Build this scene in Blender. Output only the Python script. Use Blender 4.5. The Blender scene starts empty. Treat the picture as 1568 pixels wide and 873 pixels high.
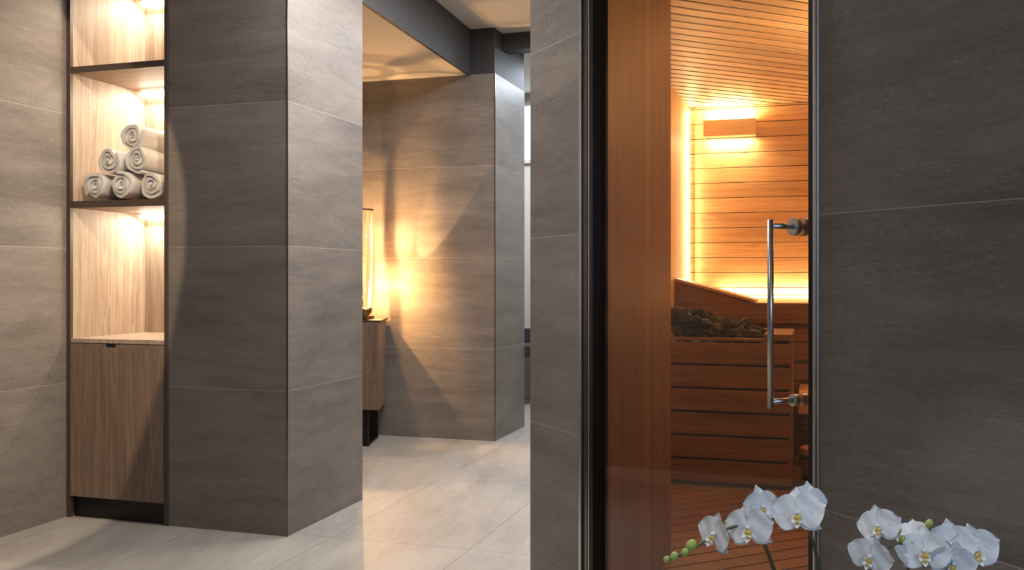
import bpy, bmesh, math, random
from mathutils import Vector, Matrix
random.seed(4)
sc = bpy.context.scene
sc.view_settings.view_transform = 'Standard'

# ------------------------------------------------------------------ helpers
def link(o, parent=None):
    sc.collection.objects.link(o)
    if parent is not None:
        o.parent = parent
    return o

def empty(name, loc=(0, 0, 0)):
    e = bpy.data.objects.new(name, None)
    e.empty_display_size = 0.1
    sc.collection.objects.link(e)
    return e

def from_data(name, verts, faces, mat, parent=None, smooth=False, bevel=0.0):
    me = bpy.data.meshes.new(name)
    me.from_pydata([tuple(v) for v in verts], [], faces)
    bm = bmesh.new(); bm.from_mesh(me)
    bmesh.ops.recalc_face_normals(bm, faces=bm.faces)
    bm.to_mesh(me); bm.free()
    if mat: me.materials.append(mat)
    if smooth:
        for p in me.polygons: p.use_smooth = True
    o = bpy.data.objects.new(name, me)
    link(o, parent)
    if bevel > 0:
        m = o.modifiers.new("bevel", 'BEVEL'); m.width = bevel; m.segments = 2; m.limit_method = 'ANGLE'
    return o

class MB:
    """mesh builder that gathers several shapes into one mesh"""
    def __init__(s): s.v = []; s.f = []
    def add(s, v, f):
        n = len(s.v); s.v += [Vector(p) for p in v]; s.f += [tuple(i + n for i in q) for q in f]; return s
    def box(s, x0, x1, y0, y1, z0, z1):
        return s.add([(x0,y0,z0),(x1,y0,z0),(x1,y1,z0),(x0,y1,z0),(x0,y0,z1),(x1,y0,z1),(x1,y1,z1),(x0,y1,z1)],
              [(0,3,2,1),(4,5,6,7),(0,1,5,4),(1,2,6,5),(2,3,7,6),(3,0,4,7)])
    def prism(s, poly, z0, z1):
        n = len(poly)
        v = [(p[0], p[1], z0) for p in poly] + [(p[0], p[1], z1) for p in poly]
        f = [tuple(reversed(range(n))), tuple(range(n, 2*n))]
        f += [(i, (i+1) % n, n+(i+1) % n, n+i) for i in range(n)]
        return s.add(v, f)
    def tube(s, pts, rad, seg=10, cap=True):
        pts = [Vector(p) for p in pts]
        if not isinstance(rad, (list, tuple)): rad = [rad]*len(pts)
        v = []; f = []
        t0 = (pts[1]-pts[0]).normalized()
        up = Vector((0,0,1)) if abs(t0.z) < .9 else Vector((1,0,0))
        nrm = t0.cross(up).normalized()
        for i, p in enumerate(pts):
            a = pts[max(0, i-1)]; b = pts[min(len(pts)-1, i+1)]
            t = (b-a).normalized()
            nrm = (nrm - t*nrm.dot(t)).normalized(); bn = t.cross(nrm)
            for k in range(seg):
                an = 2*math.pi*k/seg
                v.append(p + (nrm*math.cos(an)+bn*math.sin(an))*rad[i])
        for i in range(len(pts)-1):
            for k in range(seg):
                f.append((i*seg+k, i*seg+(k+1) % seg, (i+1)*seg+(k+1) % seg, (i+1)*seg+k))
        if cap:
            f.append(tuple(reversed(range(seg)))); f.append(tuple((len(pts)-1)*seg+k for k in range(seg)))
        return s.add(v, f)
    def lathe(s, prof, cx, cy, seg=28):
        v = []; f = []
        for (r, z) in prof:
            for k in range(seg):
                a = 2*math.pi*k/seg; v.append((cx+r*math.cos(a), cy+r*math.sin(a), z))
        for i in range(len(prof)-1):
            for k in range(seg):
                f.append((i*seg+k, i*seg+(k+1) % seg, (i+1)*seg+(k+1) % seg, (i+1)*seg+k))
        return s.add(v, f)
    def ellipsoid(s, c, r, rot=None, nu=10, nv=7, jit=0.0):
        v = []; f = []
        M = rot if rot is not None else Matrix.Identity(3)
        for i in range(nv+1):
            ph = math.pi*i/nv
            for k in range(nu):
                a = 2*math.pi*k/nu; j = 1+random.uniform(-jit, jit) if 0 < i < nv else 1
                v.append(Vector(c) + M @ Vector((r[0]*j*math.sin(ph)*math.cos(a), r[1]*j*math.sin(ph)*math.sin(a), r[2]*math.cos(ph))))
        for i in range(nv):
            for k in range(nu):
                f.append((i*nu+k, (i+1)*nu+k, (i+1)*nu+(k+1) % nu, i*nu+(k+1) % nu))
        return s.add(v, f)
    def obj(s, name, mat, parent=None, smooth=False, bevel=0.0):
        return from_data(name, s.v, s.f, mat, parent, smooth, bevel)

def box(name, x0, x1, y0, y1, z0, z1, mat, parent=None, bevel=0.0):
    return MB().box(x0, x1, y0, y1, z0, z1).obj(name, mat, parent, False, bevel)
def prism(name, poly, z0, z1, mat, parent=None, bevel=0.0):
    return MB().prism(poly, z0, z1).obj(name, mat, parent, False, bevel)

# ------------------------------------------------------------------ materials
class NT:
    def __init__(s, name):
        s.m = bpy.data.materials.new(name); s.m.use_nodes = True
        s.t = s.m.node_tree; s.n = s.t.nodes; s.l = s.t.links
        s.b = s.n["Principled BSDF"]; s.out = s.n["Material Output"]
    def node(s, typ, **kw):
        n = s.n.new(typ)
        for k, v in kw.items(): setattr(n, k, v)
        return n
    def val(s, sock, v):
        if isinstance(v, bpy.types.NodeSocket): s.l.new(v, sock)
        else: sock.default_value = v
    def math(s, op, a, b=None, c=None):
        n = s.node("ShaderNodeMath", operation=op)
        s.val(n.inputs[0], a)
        if b is not None: s.val(n.inputs[1], b)
        if c is not None: s.val(n.inputs[2], c)
        return n.outputs[0]
    def pos(s):
        return s.node("ShaderNodeNewGeometry").outputs["Position"]
    def mapping(s, vec, scale=(1,1,1), rot=(0,0,0), loc=(0,0,0)):
        n = s.node("ShaderNodeMapping"); s.l.new(vec, n.inputs[0])
        n.inputs["Scale"].default_value = scale; n.inputs["Rotation"].default_value = rot; n.inputs["Location"].default_value = loc
        return n.outputs[0]
    def noise(s, vec, scale=5, detail=6, rough=.6, dist=0.0):
        n = s.node("ShaderNodeTexNoise"); s.l.new(vec, n.inputs["Vector"])
        n.inputs["Scale"].default_value = scale; n.inputs["Detail"].default_value = detail
        n.inputs["Roughness"].default_value = rough; n.inputs["Distortion"].default_value = dist
        return n.outputs["Fac"]
    def ramp(s, fac, stops):
        n = s.node("ShaderNodeValToRGB"); s.l.new(fac, n.inputs[0])
        e = n.color_ramp.elements
        while len(e) < len(stops): e.new(.5)
        for i, (p, c) in enumerate(stops):
            e[i].position = p; e[i].color = (c[0], c[1], c[2], 1)
        return n.outputs["Color"]
    def mix(s, fac, a, b, mode='MIX'):
        n = s.node("ShaderNodeMix", data_type='RGBA', blend_type=mode)
        s.val(n.inputs[0], fac)
        for sock, v in ((n.inputs[6], a), (n.inputs[7], b)):
            if isinstance(v, bpy.types.NodeSocket): s.l.new(v, sock)
            else: sock.default_value = (v[0], v[1], v[2], 1)
        return n.outputs[2]
    def bump(s, h, strength=.2, dist=.01):
        n = s.node("ShaderNodeBump"); n.inputs["Strength"].default_value = strength; n.inputs["Distance"].default_value = dist
        s.l.new(h, n.inputs["Height"]); s.l.new(n.outputs[0], s.b.inputs["Normal"])

def simple(name, col, rough=.5, metal=0.0, emit=None, estr=0.0):
    t = NT(name)
    nz = t.noise(t.mapping(t.pos(), (1,1,1)), 40, 3)
    c = t.mix(nz, [x*.9 for x in col], [min(1, x*1.08) for x in col])
    t.l.new(c, t.b.inputs["Base Color"])
    t.b.inputs["Roughness"].default_value = rough; t.b.inputs["Metallic"].default_value = metal
    if emit:
        t.b.inputs["Emission Color"].default_value = (*emit, 1); t.b.inputs["Emission Strength"].default_value = estr
    return t.m

def tile_mat(name, dark, light, joint):
    t = NT(name); p = t.pos()
    sep = t.node("ShaderNodeSeparateXYZ"); t.l.new(p, sep.inputs[0])
    zz = t.math('DIVIDE', sep.outputs[2], .6)
    row = t.math('FLOOR', zz); fr = t.math('FRACT', zz)
    cmb = t.node("ShaderNodeCombineXYZ"); t.l.new(t.math('MULTIPLY', row, 3.7), cmb.inputs[0]); t.l.new(t.math('MULTIPLY', row, 1.9), cmb.inputs[1])
    va = t.node("ShaderNodeVectorMath", operation='ADD'); t.l.new(p, va.inputs[0]); t.l.new(cmb.outputs[0], va.inputs[1])
    q = va.outputs[0]
    n1 = t.noise(t.mapping(q, (1.1, 1.1, 7)), 1.5, 9, .70, 0)
    n2 = t.noise(t.mapping(q, (4, 4, 75)), 3, 6, .8)
    n3 = t.noise(t.mapping(q, (1, 1, 1.6)), 1.3, 3, .5)
    n4 = t.noise(q, 60, 4, .7)
    fac = t.math('ADD', t.math('ADD', t.math('MULTIPLY', n1, .42), t.math('MULTIPLY', n2, .26)), t.math('ADD', t.math('MULTIPLY', n3, .20), t.math('MULTIPLY', n4, .12)))
    c = t.ramp(fac, [(.37, dark), (.63, light)])
    sp = t.noise(t.mapping(q, (18, 18, 60)), 4, 5, .8)
    patch = t.noise(t.mapping(q, (1.5, 1.5, 9)), 2, 3, .5)
    sc_ = t.math('MULTIPLY', t.math('GREATER_THAN', sp, .57), t.math('GREATER_THAN', patch, .55))
    c = t.mix(t.math('MULTIPLY', sc_, .28), c, [x*1.6 for x in light])
    d = t.math('MINIMUM', fr, t.math('SUBTRACT', 1.0, fr))
    jl = t.math('LESS_THAN', d, .0018)
    c = t.mix(t.math('MULTIPLY', jl, .7), c, joint)
    t.l.new(c, t.b.inputs["Base Color"])
    t.b.inputs["Roughness"].default_value = .44
    t.b.inputs["Specular IOR Level"].default_value = .35
    t.bump(t.math('SUBTRACT', fac, t.math('MULTIPLY', t.math('LESS_THAN', d, .003), .6)), .13, .003)
    return t.m

def wood_mat(name, c1, c2, axis='Z', freq=1.0, var=.25, rough=.5, fine=True):
    t = NT(name); p = t.pos()
    g = t.node("ShaderNodeNewGeometry")
    isl = g.outputs["Random Per Island"]
    cmb = t.node("ShaderNodeCombineXYZ")
    for i in range(3): t.l.new(t.math('MULTIPLY', isl, 7.3+i*3), cmb.inputs[i])
    va = t.node("ShaderNodeVectorMath", operation='ADD'); t.l.new(p, va.inputs[0]); t.l.new(cmb.outputs[0], va.inputs[1])
    sc3 = {'X': (.7, 16, 16), 'Y': (16, .7, 16), 'Z': (16, 16, .7), 'N': (1, 1, 1)}[axis]
    q = va.outputs[0]
    if axis == 'N':
        q = t.mapping(q, (1,1,1), (0,0,-math.radians(43))); sc3 = (.7, 16, 16)
    n1 = t.noise(t.mapping(q, tuple(s*freq for s in sc3)), 1.3, 5, .55, .6)
    n2 = t.noise(t.mapping(q, tuple(s*freq*5 for s in sc3)), 1.6, 4, .7)
    rings = t.math('FRACT', t.math('MULTIPLY', n1, 7.0))
    f = t.math('ADD', t.math('ADD', t.math('MULTIPLY', n1, .45), t.math('MULTIPLY', rings, .22)), t.math('MULTIPLY', n2, .38))
    c = t.ramp(f, [(.25, c1), (.8, c2)])
    k = t.math('ADD', 1.0-var/2, t.math('MULTIPLY', isl, var))
    hsv = t.node("ShaderNodeHueSaturation"); t.l.new(c, hsv.inputs["Color"]); t.l.new(k, hsv.inputs["Value"])
    t.l.new(hsv.outputs[0], t.b.inputs["Base Color"])
    t.b.inputs["Roughness"].default_value = rough
    t.b.inputs["Specular IOR Level"].default_value = .3
    t.bump(f, .15, .002)
    return t.m

def floor_mat():
    t = NT("floor_stone_tile"); p = t.pos()
    q = t.mapping(p, (1,1,1), (0,0,math.radians(-8)))
    n1 = t.noise(t.mapping(q, (3.5, .9, 1)), 1.4, 9, .7, .2)
    n2 = t.noise(t.mapping(q, (24, 4, 1)), 2, 6, .75)
    n3 = t.noise(q, 1.1, 4, .5)
    f = t.math('ADD', t.math('ADD', t.math('MULTIPLY', n1, .45), t.math('MULTIPLY', n2, .25)), t.math('MULTIPLY', n3, .3))
    c = t.ramp(f, [(.37, (.26, .235, .208)), (.64, (.46, .425, .38))])
    sep = t.node("ShaderNodeSeparateXYZ"); t.l.new(p, sep.inputs[0])
    def jd(sock, per, off):
        fr = t.math('FRACT', t.math('DIVIDE', t.math('ADD', sock, 20+off), per))
        return t.math('MULTIPLY', t.math('MINIMUM', fr, t.math('SUBTRACT', 1.0, fr)), per)
    d = t.math('MINIMUM', jd(sep.outputs[0], .6, .22), jd(sep.outputs[1], 1.2, .35))
    j = t.math('LESS_THAN', d, .0020)
    c = t.mix(t.math('MULTIPLY', j, .7), c, (.14, .125, .11))
    t.l.new(c, t.b.inputs["Base Color"])
    t.l.new(t.math('ADD', .40, t.math('MULTIPLY', n1, .2)), t.b.inputs["Roughness"])
    t.b.inputs["Specular IOR Level"].default_value = .35
    t.bump(f, .10, .003)
    return t.m

def emit_mat(name, col, s):
    t = NT(name)
    e = t.node("ShaderNodeEmission"); e.inputs[0].default_value = (*col, 1); e.inputs[1].default_value = s
    t.l.new(e.outputs[0], t.out.inputs[0]); return t.m

def glass_mat(name, tint):
    t = NT(name)
    tr = t.node("ShaderNodeBsdfTransparent"); tr.inputs[0].default_value = (*tint, 1)
    gl = t.node("ShaderNodeBsdfGlossy"); gl.inputs["Roughness"].default_value = .01; gl.inputs[0].default_value = (1,1,1,1)
    lw = t.node("ShaderNodeLayerWeight"); lw.inputs[0].default_value = .5
    f = t.math('ADD', .025, t.math('MULTIPLY', t.math('POWER', lw.outputs["Facing"], 4.0), .5))
    mx = t.node("ShaderNodeMixShader"); t.l.new(f, mx.inputs[0])
    t.l.new(tr.outputs[0], mx.inputs[1]); t.l.new(gl.outputs[0], mx.inputs[2]); t.l.new(mx.outputs[0], t.out.inputs[0])
    return t.m

M_TILE = tile_mat("grey_porcelain_tile", (.118, .102, .088), (.285, .250, .218), (.46, .42, .38))
M_FLOOR = floor_mat()
M_PLASTER = simple("warm_plaster", (.66, .61, .55), .8)
M_DARK = simple("anthracite_paint", (.045, .044, .045), .6)
M_BLACK = simple("black_metal", (.012, .011, .011), .35, .3)
M_BRONZE = simple("dark_bronze_profile", (.085, .060, .047), .45, .1)
M_STEEL = simple("brushed_steel", (.66, .64, .61), .30, 1.0)
M_STEELD = simple("smoked_steel", (.20, .18, .165), .25, 1.0)
M_OAK = wood_mat("niche_oak", (.26, .185, .13), (.60, .48, .375), 'Z', 1.0, .12, .5)
M_OAKD = wood_mat("cabinet_oak", (.115, .076, .054), (.31, .22, .16), 'Z', 1.1, .1, .45)
M_OAKS = wood_mat("shelf_oak", (.18, .115, .075), (.40, .27, .19), 'X', 1.0, .1, .5)
M_CEDX = wood_mat("cedar_board", (.46, .27, .13), (.80, .58, .35), 'X', .8, .35, .5)
M_CEDZ = wood_mat("cedar_board_vertical", (.50, .32, .18), (.80, .60, .38), 'Z', .8, .2, .5)
M_CEDR = wood_mat("cedar_panel_red", (.15, .085, .053), (.27, .168, .11), 'Z', .6, .12, .45)
M_CEDB = wood_mat("cedar_batten", (.22, .13, .08), (.36, .235, .15), 'Z', .6, .12, .45)
M_CEDN = wood_mat("cedar_ceiling_slat", (.46, .28, .14), (.76, .55, .33), 'N', .8, .35, .5)
M_HEAT = wood_mat("thermo_aspen_slat", (.14, .072, .038), (.32, .18, .10), 'X', .9, .25, .5)
M_SHADE = wood_mat("pale_aspen_shade", (.70, .56, .38), (.90, .78, .58), 'X', .8, .1, .5)
M_GLASS = glass_mat("bronze_glass", (.975, .95, .93))
AMBER = (1.0, .66, .315)
M_LED = emit_mat("warm_led", (1.0, .86, .62), 12)
M_LEDA = emit_mat("amber_led", (1.0, .74, .38), 9)

# ------------------------------------------------------------------ camera
cam = bpy.data.cameras.new("camera"); co = bpy.data.objects.new("camera", cam); sc.collection.objects.link(co)
co.location = (2.083, -3.526, 1.073); co.rotation_euler = (math.pi/2, 0, math.radians(17.49))
cam.lens = 33.98; cam.sensor_width = 36; cam.shift_y = -.008; cam.clip_start = .05
sc.camera = co

# ------------------------------------------------------------------ shell
CE = 2.70; LC = 2.40
Q = Vector((.682, -.731)).normalized(); N = Vector((.731, .682)).normalized()
P1 = Vector((1.1885, -.4873)); P2 = Vector((1.41, -.7247))
def S(s, d=0.0):
    r = P2 + Q*s + N*d; return (r.x, r.y)
def sbox(name, s0, s1, d0, d1, z0, z1, mat, parent=None, bevel=0):
    return prism(name, [S(s0, d0), S(s1, d0), S(s1, d1), S(s0, d1)], z0, z1, mat, parent, bevel)

box("floor", -3.2, 5.8, -5.2, 4.9, -.08, 0, M_FLOOR)
box("ceiling", -3.2, 5.8, -5.2, 4.9, CE, CE+.08, M_PLASTER)
box("wall_left", -1.34, -1.114, -5.0, .692, 0, CE, M_TILE)
box("wall_column", -.5794, 0, 0, .692, 0, CE, M_TILE)
box("wall_niche_rear", -1.114, -.5794, .53, .692, 0, CE, M_TILE)
box("wall_niche_header", -1.114, -.5794, 0, .53, 2.46, CE, M_TILE)
box("wall_lobby_front", -2.2, -1.34, .55, .692, 0, CE, M_TILE)
box("wall_lobby_left", -2.32, -2.2, .55, 2.448, 0, CE, M_TILE)
box("wall_lobby_back", -3.0, .085, 2.448, 3.112, 0, LC, M_TILE)
box("wall_lobby_back_bulkhead", -3.0, .080, 2.452, 3.112, LC, CE, M_DARK)
box("trim_1", .083, .088, 2.444, 2.449, 0, LC, M_STEELD)
box("trim_2", -.003, .002, -.002, .003, 0, CE, M_STEELD)
prism("ceiling_lobby", [(-.014, .695), (-.10, 2.446), (-2.2, 2.446), (-2.2, .695)], LC, LC+.06, M_PLASTER)
prism("beam_lobby", [(0, .692), (-.087, 2.448), (-.107, 2.448), (-.02, .692)], LC-.004, CE, M_DARK)
box("beam_corridor", .085, 1.1885, 2.62, 2.76, 2.59, CE, M_DARK)
box("wall_far", -3.0, 1.3, 4.72, 4.85, 0, CE, M_PLASTER)
box("wall_far_left", -3.1, -3.0, 3.0, 4.85, 0, CE, M_PLASTER)
box("wall_corridor_right", 1.1885, 1.30, 3.09, 4.72, 0, CE, M_TILE)
box("wall_behind_camera", -1.34, 5.8, -5.12, -5.0, 0, CE, M_TILE)

# sauna envelope
SX = 1.268      # face of the sauna side cladding
prism("wall_pier", [tuple(P1), tuple(P2), S(0, .05), (1.253, -.3), (1.1885, -.3)], 0, CE, M_TILE)
wsl = box("wall_sauna_left", 1.1885, 1.250, -.2995, 3.09, 0, CE, M_TILE)
wsb = box("wall_sauna_back", 1.250, 2.86, 3.0, 3.09, 0, CE, M_TILE)
prism("wall_sauna_right", [(2.75, -2.05), (2.86, -2.17), (2.86, 3.0), (2.75, 3.0)], 0, CE, M_CEDX)
sbox("wall_right", .989, 5.84, 0, .10, 0, CE, M_TILE)
sbox("wall_sauna_lintel", 0.0, .989, 0, .10, 2.2, CE, M_TILE)
sbox("trim_3", .9895, .996, -.003, .0, 0, CE, M_STEEL)

pier = empty("sauna_wood_pier")
a0 = Vector(S(0, .052)); a1 = Vector((1.565, .086))
prism("pier_panel", [tuple(a0), tuple(a1), (1.270, .086), (1.270, -.28)], 0, 2.2, M_CEDR, pier)
dd = (a1-a0).normalized(); nn = Vector((dd.y, -dd.x))
b0 = Vector((1.500, -.2655)); b1 = Vector((1.517, -.17))
prism("pier_batten", [tuple(b0), tuple(b0+nn*.010), tuple(b1+nn*.010), tuple(b1)], 0, 2.2, M_CEDB, pier)

m = MB(); z = .02
while z < 2.2:
    m.box(SX+.002, 2.748, 2.977, 2.990, z, min(z+.0945, 2.2)); z += .0985
m.obj("sauna_back_cladding", M_CEDX, wsb, False, .0015)
box("sauna_back_backing", SX+.002, 2.748, 2.992, 2.9995, .0, 2.2, M_BLACK, wsb)
m = MB(); y = .09
while y < 2.975:
    m.box(1.252, SX, y, min(y+.096, 2.977), 0, 2.2); y += .0985
m.obj("sauna_side_cladding", M_CEDZ, wsl, False, .001)

def clipped_slats(name, pitch, width, z0, z1, mat, polyclip, bevel=0):
    me = bpy.data.meshes.new(name); bm = bmesh.new()
    for i in range(-60, 90):
        s0 = i*pitch; s1 = s0+width
        c = [P2+Q*s0-N*3, P2+Q*s1-N*3, P2+Q*s1+N*6, P2+Q*s0+N*6]
        vs = [bm.verts.new((p.x, p.y, z0)) for p in c]+[bm.verts.new((p.x, p.y, z1)) for p in c]
        for f in [(0,3,2,1),(4,5,6,7),(0,1,5,4),(1,2,6,5),(2,3,7,6),(3,0,4,7)]:
            bm.faces.new([vs[k] for k in f])
    for (co_, no_) in polyclip:
        g = list(bm.verts)+list(bm.edges)+list(bm.faces)
        bmesh.ops.bisect_plane(bm, geom=g, plane_co=co_, plane_no=no_, clear_outer=True)
    bmesh.ops.recalc_face_normals(bm, faces=bm.faces)
    bm.to_mesh(me); bm.free(); me.materials.append(mat)
    return link(bpy.data.objects.new(name, me))
dg = S(0, .09)
clips = [((1.254, 0, 0), (-1, 0, 0)), ((2.748, 0, 0), (1, 0, 0)), ((0, 2.975, 0), (0, 1, 0)), ((dg[0], dg[1], 0), (-N.x, -N.y, 0))]
clipped_slats("ceiling_sauna_slats", .092, .071, 2.2, 2.203, M_CEDN, clips)
saunapoly = [(1.253, -.3), S(.02, .10), S(1.95, .10), (2.75, 2.999), (1.253, 2.999)]
prism("ceiling_sauna", saunapoly, 2.2035, 2.25, M_BLACK)
clipped_slats("floor_sauna_duckboard", .098, .088, .004, .022, M_HEAT, clips)

# ------------------------------------------------------------------ glass front
gd = empty("door_1")
sbox("frame_steel", 0.001, .016, -.004, .05, 0, 2.2, M_STEEL, gd, .001)
sbox("frame_black_1", .016, .030, .004, .05, 0, 2.2, M_BLACK, gd)
sbox("frame_channel", .030, .046, .0, .05, 0, 2.2, M_STEELD, gd, .001)
sbox("frame_black_2", .046, .082, -.002, .05, 0, 2.2, M_BLACK, gd, .001)
sbox("frame_edge", .060, .066, -.005, -.002, 0, 2.2, M_STEEL, gd)
sbox("glass_pane", .078, .970, .020, .028, .01, 2.2, M_GLASS, gd)
sbox("jamb_black", .9663, .989, -.004, .06, 0, 2.2, M_BLACK, gd, .001)
sbox("jamb_edge", .984, .9888, -.008, -.004, 0, 2.2, M_STEEL, gd)
m = MB()
hs = .907; off = -.052
def S3(s, d, z):
    q = S(s, d); return Vector((q[0], q[1], z))
m.tube([S3(hs, off, .796), S3(hs, off, 1.193)], .0065, 16)
for zz in (.81, 1.180):
    m.tube([S3(hs, off, zz), S3(hs, .02, zz)], .006, 14)
m.obj("handle_bar", M_STEEL, gd, True)
m = MB()
for zz, r in ((.81, .013), (1.18, .019)):
    m.tube([S3(hs, .006, zz), S3(hs, .0195, zz)], r, 24)
    m.tube([S3(hs, .0285, zz), S3(hs, .045, zz)], r, 24)
m.obj("handle_rosettes", M_STEEL, gd, False, .002)

# ------------------------------------------------------------------ sauna furniture
ht = empty("sauna_heater")
hx0, hx1, hy0, hy1 = 1.30, 1.966, 1.397, 1.95
m = MB(); z = .045
while z < .74:
    m.box(hx0, hx1, hy0, hy0+.02, z, z+.106)
    m.box(hx1-.02, hx1, hy0+.022, hy1, z, z+.106)
    m.box(hx0, hx0+.02, hy0+.022, hy1, z, z+.106)
    z += .1185
m.obj("guard_slats", M_HEAT, ht, False, .002)
m = MB(); m.box(hx1-.13, hx1+.004, hy0-.004, hy1, .758, .79); m.box(hx0, hx1-.13, hy0, hy0+.03, .752, .768); m.box(hx0, hx1-.13, hy1-.05, hy1, .752, .79)
m.obj("guard_cap", M_HEAT, ht, False, .003)
box("inner_casing", hx0+.03, hx1-.03, hy0+.026, hy1-.02, .0225, .73, M_BLACK, ht)
M_STONE = simple("olivine_stone", (.018, .017, .018), .75)
m = MB()
for i in range(110):
    x = random.uniform(hx0+.05, hx1-.17); y = random.uniform(hy0+.06, hy1-.08)
    h = .15*(1-(x-hx0)/(hx1-hx0-.1))+.01
    z = .755+random.uniform(0, max(.01, h))
    r = random.uniform(.030, .056)
    rot = Matrix.Rotation(random.random()*6, 3, 'X') @ Matrix.Rotation(random.random()*6, 3, 'Z')
    m.ellipsoid((x, y, z), (r, r*random.uniform(.6, .9), r*random.uniform(.5, .8)), rot, 6, 4, .28)
m.obj("stones", M_STONE, ht)

bn = empty("sauna_bench")
def slats(mb, x0, x1, y0, y1, z0, z1, n):
    w = (y1-y0)/n
    for i in range(n): mb.box(x0, x1, y0+i*w+.004, y0+(i+1)*w-.004, z0, z1)
BX = SX+.003
m = MB(); slats(m, BX, 2.745, 2.33, 2.93, .892, .92, 6)
m.obj("upper_seat", M_CEDX, bn, False, .003)
box("upper_fascia", BX, 2.745, 2.315, 2.333, .80, .92, M_HEAT, bn, .003)
m = MB()
for z in (.47, .585, .70): m.box(BX, 2.745, 2.35, 2.37, z, z+.10)
m.obj("upper_riser", M_HEAT, bn, False, .003)
m = MB(); slats(m, 1.99, 2.745, 1.80, 2.34, .425, .45, 5); m.box(1.99, 2.745, 1.786, 1.803, .35, .45)
m.obj("lower_seat", M_CEDX, bn, False, .003)
m = MB()
for z in (.03, .14, .25): m.box(1.99, 2.745, 2.02, 2.04, z, z+.095)
m.box(BX, 2.0, 2.35, 2.37, .03, .46)
m.obj("lower_riser", M_HEAT, bn, False, .003)
hr = empty("sauna_headrest")
V = [(BX,2.335,.921),(1.735,2.335,.921),(BX,2.335,1.045),(BX,2.62,.921),(1.735,2.62,.921),(BX,2.62,1.045)]
from_data("wedge_body", V, [(0,1,2),(3,5,4),(0,3,4,1),(1,4,5,2),(0,2,5,3)], M_HEAT, hr)
V2 = []
for (x, z) in ((BX, 1.046), (1.735, .922), (1.74, .936), (BX, 1.064)):
    V2 += [(x, 2.325, z), (x, 2.63, z)]
from_data("wedge_top", V2, [(0,2,4,6),(1,7,5,3),(0,1,3,2),(2,3,5,4),(4,5,7,6),(6,7,1,0)], M_CEDX, hr, False, .002)

def sconce(e, x0, x1):
    m = MB(); m.box(x0, x1, 2.885, 2.90, 1.99, 2.097); m.box(x0, x0+.01, 2.90, 2.976, 1.99, 2.097); m.box(x1-.01, x1, 2.90, 2.976, 1.99, 2.097)
    m.obj("shade_boards", M_SHADE, e, False, .002)
    box("lamp_tube", x0+.026, x1-.026, 2.925, 2.950, 2.01, 2.078, M_LEDA, e)
sn = empty("added_uplight"); sconce(sn, 1.374, 1.707)
sn_added = empty("added_uplight")  # unseen sconce, added to throw uplight on the sauna ceiling
m = MB(); m.box(2.655, 2.67, .70, 1.04, 1.70, 1.81); m.box(2.67, 2.749, .70, .71, 1.70, 1.81); m.box(2.67, 2.749, 1.03, 1.04, 1.70, 1.81)
m.obj("shade_boards", M_SHADE, sn_added, False, .002)
box("lamp_tube", 2.70, 2.72, .73, 1.01, 1.72, 1.79, M_LEDA, sn_added)
ld = empty("sauna_led_strip")
box("corner_profile", SX+.002, SX+.008, 2.962, 2.974, .95, 2.19, M_LEDA, ld)
box("bench_profile", 1.48, 2.74, 2.955, 2.972, .935, .948, M_LEDA, ld)

bk = empty("sauna_bucket")
M_BK = wood_mat("bucket_stave", (.30, .13, .06), (.55, .27, .12), 'Z', 1.5, .2)
m = MB(); m.lathe([(0, .023), (.088, .023), (.108, .215), (.100, .215), (.083, .05), (0, .05)], 2.11, 1.56, 28)
m.obj("staves", M_BK, bk, True)
m = MB(); m.lathe([(.0935, .06), (.0965, .06), (.099, .08), (.0955, .08)], 2.11, 1.56); m.lathe([(.1045, .165), (.1065, .165), (.108, .185), (.105, .185)], 2.11, 1.56)
m.obj("hoops", M_STEELD, bk, True)

# ------------------------------------------------------------------ shelving niche
sh = empty("built_in_shelving")
X0, X1 = -1.113, -.5800
box("side_left", X0+.002, X0+.020, .012, .50, .09, 2.45, M_OAK, sh)
box("side_right", X1-.019, X1-.001, .012, .50, .09, 2.45, M_OAK, sh)
box("back_panel", X0+.002, X1-.001, .50, .515, .09, 2.45, M_OAK, sh)
box("top_panel", X0+.002, X1-.001, .012, .50, 2.43, 2.45, M_OAKS, sh)
box("frame_left", X0, X0+.020, -.006, .012, .0, 2.455, M_BRONZE, sh)
box("frame_right", X1-.017, X1-.0005, -.006, .012, .0, 2.455, M_BRONZE, sh)
for nm, zt, th in (("shelf_upper", 2.010, .028), ("shelf_towels", 1.41, .030)):
    box(nm, X0+.020, X1-.019, .004, .50, zt-th, zt, M_OAKS, sh)
    box(nm+"_edge", X0+.022, X1-.019, -.002, .0042, zt-th, zt, M_BRONZE, sh)
box("counter", X0+.020, X1-.019, .0, .50, .780, .798, M_OAK, sh)
m = MB(); dx0, dx1 = X0+.024, X1-.020
m.box(dx0, dx1, -.010, .010, .098, .762); m.box(dx0, -.905, -.010, .010, .762, .776); m.box(-.845, dx1, -.010, .010, .762, .776)
m.obj("cabinet_door", M_OAKD, sh, False, .0)
box("finger_pull", -.905, -.845, .0, .009, .762, .776, M_BLACK, sh)
box("carcass", dx0, dx1, .012, .49, .09, .778, M_OAKD, sh)
box("plinth", X0+.024, X1-.02, .02, .49, 0, .09, M_BLACK, sh)
for i, zt in enumerate((1.982, 1.380, 2.430)):
    box("led_%d" % i, X0+.03, X1-.025, .462, .494, zt-.022, zt-.001, M_LED, sh)

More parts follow.
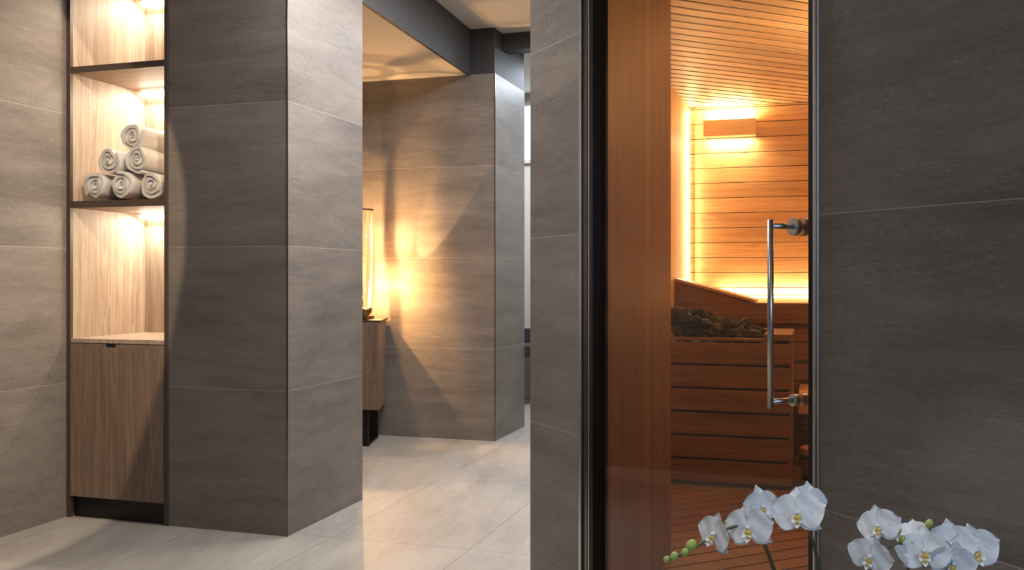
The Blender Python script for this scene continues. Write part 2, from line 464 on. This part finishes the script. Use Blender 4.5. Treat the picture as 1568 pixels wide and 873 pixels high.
tt = NT("towel_terry"); nz = tt.noise(tt.pos(), 320, 3, .8); n2 = tt.noise(tt.pos(), 30, 3)
tt.l.new(tt.mix(n2, (.80, .76, .72), (.92, .89, .85)), tt.b.inputs["Base Color"]); tt.b.inputs["Roughness"].default_value = .95
tt.bump(nz, .8, .005); M_TOWEL = tt.m
tw = empty("rolled_towels")
def towel(idx, cx, cz, R, y0, y1, ph, yaw):
    turns = 3.2; n = 92; th = R/(turns+.45)
    V = []; F = []
    nl = 9
    for j in range(nl+1):
        fy = j/nl; y = y0+(y1-y0)*fy
        for i in range(n+1):
            f = i/n; a = ph + f*turns*2*math.pi
            r = th*.45 + (R-th*.45)*f
            wob = 1+.035*math.sin(3*a+idx)+.02*math.sin(7*a)
            edge = (.004*math.sin(2.3*a+idx) + .008*math.sin(.9*a)) if j == 0 else 0
            sx = (y-y0)*math.tan(yaw)
            ro = r*wob; ri = max(.0012, (r-th*.78))*wob
            V.append((cx+sx+ro*math.cos(a), y+edge, cz+ro*math.sin(a)*.95)); V.append((cx+sx+ri*math.cos(a), y+edge, cz+ri*math.sin(a)*.95))
    W = 2*(n+1)
    for j in range(nl):
        for i in range(n):
            a = j*W+2*i; b = a+2; c = a+W; d = b+W
            F.append((a, b, d, c)); F.append((a+1, c+1, d+1, b+1))
        F.append((j*W, (j+1)*W, (j+1)*W+1, j*W+1)); e = j*W+2*n
        F.append((e, e+1, e+1+W, e+W))
    for i in range(n):
        a = 2*i; F.append((a, a+1, a+3, a+2)); a = nl*W+2*i; F.append((a, a+2, a+3, a+1))
    o = from_data("towel_%d" % idx, V, F, M_TOWEL, tw, True)
    mm = o.modifiers.new("bevel", 'BEVEL'); mm.width = .004; mm.segments = 3; mm.limit_method = 'ANGLE'; mm.angle_limit = 1.0
T = [(-.985, 1.478, .069, -.06), (-.843, 1.478, .069, -.12), (-.700, 1.477, .068, -.16), (-.915, 1.590, .069, -.1), (-.768, 1.592, .069, -.16), (-.800, 1.694, .072, -.05)]
for i, (x, z, r, yw) in enumerate(T):
    towel(i, x, z, r, .03+random.uniform(-.012, .012), .33, random.uniform(0, 6.2), yw)

# ------------------------------------------------------------------ lobby furniture
sb = empty("sideboard")
plan = [(-1.62, 2.0), (-.522, 2.0), (-.665, 2.42), (-1.62, 2.42)]
pin = [(-1.60, 1.995), (-.534, 1.995), (-.675, 2.41), (-1.60, 2.41)]
prism("body", pin, .235, .785, M_OAKD, sb, .004)
prism("top", plan, .786, .80, M_BRONZE, sb, .003)
m = MB()
for x in (-1.5, -.68):
    m.box(x, x+.06, 2.03, 2.045, .0, .234); m.box(x-.08, x-.02, 2.33, 2.345, 0, .234); m.prism([(x, 2.045), (x+.06, 2.045), (x-.02, 2.33), (x-.08, 2.33)], 0, .014)
m.obj("legs", M_BLACK, sb, False, .002)
m = MB()
for x in (-1.25, -.92): m.box(x, x+.004, 1.990, 1.9945, .25, .77)
m.obj("door_gaps", M_BLACK, sb)

lp = empty("table_lamp"); lx, ly = -.735, 2.16
M_ROD = simple("amber_glass_rod", (.8, .5, .25), .2, 0, (1.0, .52, .18), .7)
m = MB(); m.lathe([(0, .801), (.085, .801), (.085, .822), (.0, .822)], lx, ly, 32); m.lathe([(.048, 1.50), (.082, 1.50), (.082, 1.512), (.048, 1.512), (.048, 1.50)], lx, ly, 32)
m.obj("base_and_ring", M_BRONZE, lp, False)
m = MB()
for k in range(7):
    a = 2*math.pi*k/7+.2; r = .067
    pts = []
    for j in range(12):
        f = j/11; aa = a+.25*math.sin(f*2.2); rr = r*(1+.12*math.sin(f*math.pi))
        pts.append((lx+rr*math.cos(aa), ly+rr*math.sin(aa), .822+f*.68))
    m.tube(pts, [.003+.0125*abs(math.sin(math.pi*(.08+.84*j/11)))**1.5 for j in range(12)], 10)
m.obj("glass_rods", M_ROD, lp, True)
m = MB(); m.lathe([(0, .88), (.012, .89), (.016, .92), (.01, .95), (0, .955)], lx, ly, 16)
m.obj("bulb_stem", M_BRONZE, lp, True)
bw = empty("decorative_bowl")
m = MB(); m.lathe([(0, .801), (.022, .801), (.018, .812), (.045, .85), (.05, .875), (.047, .875), (.04, .852), (0, .82)], -.655, 2.05, 24)
m.obj("bowl_shell", simple("brass", (.3, .19, .08), .3, 1.0), bw, True)

wf = empty("window_1")
box("pane", -.95, .35, 4.705, 4.715, 2.11, 2.59, emit_mat("daylight_pane", (.75, .88, 1.0), 2.5), wf)
m = MB(); m.box(-.98, -.95, 4.69, 4.72, 2.08, 2.62); m.box(.35, .38, 4.69, 4.72, 2.08, 2.62); m.box(-.98, .38, 4.69, 4.72, 2.59, 2.62); m.box(-.98, .38, 4.69, 4.72, 2.08, 2.11)
m.obj("window_frame", M_PLASTER, wf)
fb = empty("lounge_bench")
box("seat", -.9, .5, 4.2, 4.65, .40, .50, M_DARK, fb, .01)
m = MB()
for x in (-.85, .42):
    for y in (4.23, 4.58): m.box(x, x+.04, y, y+.04, 0, .40)
m.obj("legs", M_DARK, fb); box("backrest", -.9, .5, 4.60, 4.66, .501, .62, M_DARK, fb, .01)

# ------------------------------------------------------------------ orchids + table
t = NT("orchid_petal")
g = t.noise(t.mapping(t.pos(), (1,1,1)), 60, 3)
t.l.new(t.mix(g, (.88, .87, .84), (.96, .96, .94)), t.b.inputs["Base Color"]); t.b.inputs["Roughness"].default_value = .55
t.b.inputs["Subsurface Weight"].default_value = .25; t.b.inputs["Subsurface Radius"].default_value = (.01, .01, .008); t.b.inputs["Subsurface Scale"].default_value = .4
M_PET = t.m
M_LIP = simple("orchid_lip", (.80, .55, .12), .5)
M_STEM = simple("orchid_stem", (.09, .10, .035), .5)
M_BUD = simple("orchid_bud", (.46, .56, .14), .45)
M_LEAF = simple("orchid_leaf", (.03, .09, .025), .35)
M_POT = simple("white_ceramic", (.75, .74, .72), .25)

def petal(mb, M, L, W, p, cup, bend, ang, tw=0.0):
    nu, nv = 9, 6; V = []; F = []
    R = Matrix.Rotation(ang, 4, 'Z')
    for i in range(nu+1):
        f = i/nu
        w = W*max(.10*(1-f), math.sin(math.pi*min(1, f*.97+.02)**p)**.62)
        for j in range(nv+1):
            s = j/nv*2-1
            x = L*f*(1-.05*s*s); y = s*w/2
            z = cup*s*s*f + bend*f*f + tw*s*f + .0012*math.sin(9*f+4*s)
            V.append(M @ (R @ Vector((x, y, z))))
    for i in range(nu):
        for j in range(nv):
            a = i*(nv+1)+j; F.append((a, a+1, a+nv+2, a+nv+1))
    mb.add(V, F)

def flower(mp, ml, loc, face, size, roll):
    size *= 1.06
    z = Vector(face).normalized(); x = Vector((0,0,1)).cross(z).normalized(); y = z.cross(x)
    M = Matrix.Translation(Vector(loc)) @ Matrix(((x.x,y.x,z.x,0),(x.y,y.y,z.y,0),(x.z,y.z,z.z,0),(0,0,0,1))) @ Matrix.Rotation(roll, 4, 'Z') @ Matrix.Scale(size, 4)
    D = math.radians
    back = M @ Matrix.Translation((0,0,-.0018))
    for a in (90, 218, 322):
        petal(mp, back, .034, .024, .85, .003, random.uniform(-.007, .001), D(a+random.uniform(-4, 4)))
    for a in (12, 168):
        petal(mp, M, .037, .046, .72, .002, random.uniform(-.006, .004), D(a+random.uniform(-5, 5)), random.uniform(-.003, .003))
    for a, tl in ((-50, .6), (-130, .6)):
        petal(mp, M @ Matrix.Translation((0, -.002, .003)), .011, .009, .9, .004, .007, D(a))
    petal(mp, M @ Matrix.Translation((0, -.003, .004)), .015, .009, .8, .003, .008, D(-90))
    mp.ellipsoid(M @ Vector((0, .0015, .005)), (.0028*size, .0028*size, .0045*size), M.to_3x3().normalized())
    ml.ellipsoid(M @ Vector((0, -.0045, .006)), (.0048*size, .0038*size, .003*size), M.to_3x3().normalized())
    ml.ellipsoid(M @ Vector((0, -.0105, .0085)), (.0026*size, .0034*size, .002*size), M.to_3x3().normalized())

def smooth_path(P, n=8):
    P = [Vector(p) for p in P]; out = []
    for i in range(len(P)-1):
        p0 = P[max(0, i-1)]; p1 = P[i]; p2 = P[i+1]; p3 = P[min(len(P)-1, i+2)]
        for k in range(n):
            t = k/n
            out.append(.5*((2*p1)+(-p0+p2)*t+(2*p0-5*p1+4*p2-p3)*t*t+(-p0+3*p1-3*p2+p3)*t**3))
    out.append(P[-1]); return out

def orchid(name, pot, flowers, buds, stems):
    e = empty(name)
    mp = MB(); ml = MB(); ms = MB(); mbud = MB(); mf = MB()
    for (loc, face, size, roll) in flowers: flower(mp, ml, loc, face, size, roll)
    for (loc, r) in buds: mbud.ellipsoid(loc, (r*.85, r*.85, r*1.15), Matrix.Rotation(.5, 3, 'Y'))
    for st in stems:
        sp = smooth_path(st); n = len(sp); ms.tube(sp, [.0034-.0018*i/n for i in range(n)], 8)
    allst = [p for st in stems for p in smooth_path(st, 16)]
    for (loc, face, size, roll) in flowers:
        b = Vector(loc)-Vector(face).normalized()*.003
        q = min(allst, key=lambda p: (p-b).length)
        midp = (b+q)/2 - Vector(face).normalized()*.008
        ms.tube(smooth_path([q, midp, b], 5), .0013, 6)
    for (loc, r) in buds:
        q = min(allst, key=lambda p: (p-Vector(loc)).length)
        if (q-Vector(loc)).length > .004: ms.tube([q, Vector(loc)], .0011, 6)
    px, py, pz = pot
    for k in range(6):
        a = k*1.05+.3; R = Matrix.Translation((px, py, pz+.13)) @ Matrix.Rotation(a, 4, 'Z') @ Matrix.Rotation(-.45, 4, 'Y')
        nu, nv = 10, 4; V = []; F = []
        for i in range(nu+1):
            f = i/nu; w = .05*math.sin(math.pi*min(1, .08+.9*f))**.6
            for j in range(nv+1):
                s = j/nv*2-1; V.append(R @ Vector((.15*f, s*w/2, .010*s*s-.06*f*f)))
        for i in range(nu):
            for j in range(nv):
                b = i*(nv+1)+j; F.append((b, b+1, b+nv+2, b+nv+1))
        mf.add(V, F)
    mp.obj("petals", M_PET, e, True); ml.obj("lips", M_LIP, e, True); ms.obj("stems", M_STEM, e, True)
    mbud.obj("buds", M_BUD, e, True); mf.obj("leaves", M_LEAF, e, True)
    m = MB(); m.lathe([(0, pz), (.045, pz), (.062, pz+.13), (.056, pz+.13), (.050, pz+.115), (0, pz+.115)], px, py, 30)
    m.obj("pot", M_POT, e, True)

tz = .36
F1 = [((2.058, -2.118, .742), (-.15, -1, .15), 1.02, .1), ((2.072, -2.09, .752), (.6, -.8, .2), .85, -.2),
      ((1.993, -2.139, .722), (-.3, -1, .05), .98, .15), ((2.008, -2.120, .748), (.7, -.7, .1), .85, 0),
      ((1.948, -2.154, .713), (-.75, -.8, .1), .88, -.1)]
B1 = [((1.916, -2.162, .697), .0085), ((1.908, -2.165, .688), .006), ((1.893, -2.169, .682), .0065), ((1.883, -2.173, .678), .005)]
S1 = [[(2.07, -2.09, tz+.11), (2.045, -2.095, .58), (2.023, -2.120, .67), (2.008, -2.128, .705), (1.985, -2.128, .722), (1.950, -2.140, .712), (1.918, -2.158, .692), (1.884, -2.171, .677)],
      [(2.09, -2.09, tz+.11), (2.095, -2.09, .58), (2.085, -2.10, .67), (2.073, -2.105, .715), (2.06, -2.108, .738)]]
orchid("orchid", (2.08, -2.09, tz), F1, B1, S1)
F2 = [((2.166, -2.084, .724), (-.5, -1, .2), .85, .3), ((2.155, -2.087, .682), (-.4, -1, -.1), .88, -.2),
      ((2.226, -2.070, .690), (-.1, -1, .15), 1.0, .1), ((2.262, -2.053, .699), (.1, -1, .1), .98, 0.1),
      ((2.293, -2.043, .690), (.35, -1, .15), 1.05, .2), ((2.213, -2.055, .708), (-.3, -1, .6), .7, .2),
      ((2.262, -2.066, .676), (.2, -1, -.1), .9, -.2)]
B2 = [((2.190, -2.075, .717), .007), ((2.197, -2.072, .706), .005), ((2.233, -2.062, .728), .006)]
S2 = [[(2.24, -2.02, tz+.11), (2.225, -2.03, .58), (2.205, -2.055, .665), (2.192, -2.07, .715)],
      [(2.25, -2.02, tz+.11), (2.25, -2.03, .58), (2.245, -2.045, .66), (2.234, -2.058, .722)],
      [(2.25, -2.02, tz+.11), (2.27, -2.02, .60), (2.283, -2.03, .68)]]
orchid("orchid", (2.245, -2.02, tz), F2, B2, S2)
tb = empty("side_table")
m = MB(); m.lathe([(0, tz-.03), (.24, tz-.03), (.25, tz-.02), (.25, tz-.008), (.24, tz-.001), (0, tz-.001)], 2.16, -2.06, 48)
m.obj("table_top", M_OAKD, tb)
m = MB()
for k in range(3):
    a = k*2.094+.4; m.tube([(2.16+.12*math.cos(a), -2.06+.12*math.sin(a), tz-.03), (2.16+.2*math.cos(a), -2.06+.2*math.sin(a), 0.0)], .012, 10)
m.obj("table_legs", M_BLACK, tb, True)

# ------------------------------------------------------------------ lights
def area(name, loc, rot, sx, sy, e, col, parent=None):
    l = bpy.data.lights.new(name, 'AREA'); l.shape = 'RECTANGLE'; l.size = sx; l.size_y = sy; l.energy = e; l.color = col
    o = bpy.data.objects.new(name, l); o.location = loc; o.rotation_euler = rot; link(o, parent); return o
def spot(name, loc, tgt, e, col, ang, blend=.3, rad=.02, parent=None):
    l = bpy.data.lights.new(name, 'SPOT'); l.energy = e; l.color = col; l.spot_size = math.radians(ang); l.spot_blend = blend; l.shadow_soft_size = rad
    o = bpy.data.objects.new(name, l); o.location = loc
    o.rotation_euler = (Vector(tgt)-Vector(loc)).to_track_quat('-Z', 'Y').to_euler(); link(o, parent); return o
def point(name, loc, e, col, rad=.02, parent=None):
    l = bpy.data.lights.new(name, 'POINT'); l.energy = e; l.color = col; l.shadow_soft_size = rad
    o = bpy.data.objects.new(name, l); o.location = loc; link(o, parent); return o

M_DL = emit_mat("added_downlight_lens", (1, .9, .78), 5)
def helper_downlight(x, y, zc, e, col, ang=95, tgt=None, blend=.5, rad=.03):  # unseen ceiling spot, added to light whatever it aims at
    d = empty("added_downlight")
    m = MB(); m.lathe([(.035, zc-.001), (.048, zc-.001), (.048, zc-.008), (.035, zc-.004)], x, y, 24); m.obj("bezel", M_BLACK, d)
    m = MB(); m.lathe([(0, zc-.003), (.034, zc-.003)], x, y, 24); m.obj("lens", M_DL, d)
    t_ = tgt if tgt else (x, y, 0)
    spot("beam", (x, y, zc-.03), t_, e, col, ang, blend, rad, d)

M_PANEL = emit_mat("fill_panel_diffuser", (1, .95, .9), 1)
def fill_panel(x, y, sx, sy, e, col):  # unseen panel, added as soft fill from above
    d = empty("added_fill_panel")
    m = MB(); m.box(x-sx/2-.02, x+sx/2+.02, y-sy/2-.02, y+sy/2+.02, CE-.02, CE-.001); m.obj("panel_frame", M_DARK, d)
    box("diffuser", x-sx/2, x+sx/2, y-sy/2, y+sy/2, CE-.024, CE-.021, M_PANEL, d)
    area("panel_fill", (x, y, CE-.03), (0, 0, 0), sx, sy, e, col, d)

fill_panel(.70, -.15, .4, .6, 40, (1.0, .95, .93))
fill_panel(.75, .75, .3, .6, 22, (1.0, .95, .93))
fill_panel(.88, 2.05, .3, .7, 22, (.86, .92, 1.0))
fill_panel(.4, -2.6, 1.2, .8, 5, (1.0, .93, .88))
helper_downlight(1.0, -1.6, CE, 240, (1, .78, .54), 55, (-1.114, -1.0, 1.5), .05, .008)  # added beam, its cone shaped to edge the light on the left wall
helper_downlight(.15, -1.5, CE, 60, (1, .94, .90), 44, (1.28, -.60, 1.2), .8)  # added to brighten the tiled pier
helper_downlight(1.85, -2.7, CE, 56, (.86, .92, 1.0), 26, (2.15, -2.08, .70), .5)  # added to brighten the orchids
helper_downlight(-.9, 1.5, LC, 8, (1, .76, .52), 110)
wn = empty("added_cool_pane")  # unseen glowing pane and area light, added as cool fill
box("pane", 2.6, 4.8, -4.995, -4.985, .9, 2.3, emit_mat("cool_fill_glow", (.58, .76, 1.0), .5), wn)
area("cool_fill", (3.7, -4.95, 1.6), (math.radians(90), 0, 0), 2.2, 1.4, 28, (.50, .69, 1.0), wn)
for i, zt in enumerate((1.955, 1.353, 2.403)):
    area("niche_led_light_%d" % i, ((X0+X1)/2, .44, zt), (math.radians(-22), 0, 0), .46, .02, 5.5, (1, .86, .68), sh)
point("lamp_light", (lx, ly, 1.00), 30, (1, .54, .20), .006, lp)
point("lamp_light_top", (lx, ly, 1.34), 18, (1, .58, .24), .006, lp)
point("added_wall_fill", (lx+.05, 2.30, 1.02), 9, (1, .58, .22), .02, lp)  # extra point outside the rods, added to brighten the wall
spot("added_arc_spot_1", (lx+.10, 2.31, .84), (-.53, 2.445, 1.60), 55, (1, .58, .24), 24, .35, .006, lp)  # spot added beside the lamp to shape an arc of light
spot("added_arc_spot_2", (lx+.14, 2.28, .90), (-.32, 2.445, 1.45), 50, (1, .60, .26), 24, .35, .006, lp)  # second added spot for the wall arcs
area("added_fill_up", (1.54, 2.93, 2.10), (math.pi, 0, 0), .28, .03, 7, AMBER, sn)
area("added_fill_down", (1.54, 2.93, 1.985), (0, 0, 0), .28, .03, 5, AMBER, sn)
area("corner_led", (SX+.018, 2.955, 1.57), (math.radians(90), 0, math.radians(45+180)), .02, 1.2, 9, AMBER, ld)
area("bench_led", (2.1, 2.95, .962), (math.radians(180-25), 0, 0), 1.25, .02, 8, AMBER, ld)
area("added_fill_up", (2.705, .87, 1.815), (math.pi, 0, 0), .04, .28, 36, AMBER, sn_added)  # added uplight for the sauna ceiling
area("added_fill_down", (2.705, .87, 1.695), (0, 0, 0), .04, .28, 2, AMBER, sn_added)
area("lounge_fill", (.3, 3.9, 2.65), (0, 0, 0), 1, .8, 50, (.78, .88, 1.0), fb)  # area light without a fixture, added to light the corridor wall

w = bpy.data.worlds.new("world"); sc.world = w; w.use_nodes = True
w.node_tree.nodes["Background"].inputs[0].default_value = (.05, .055, .065, 1)
w.node_tree.nodes["Background"].inputs[1].default_value = .5
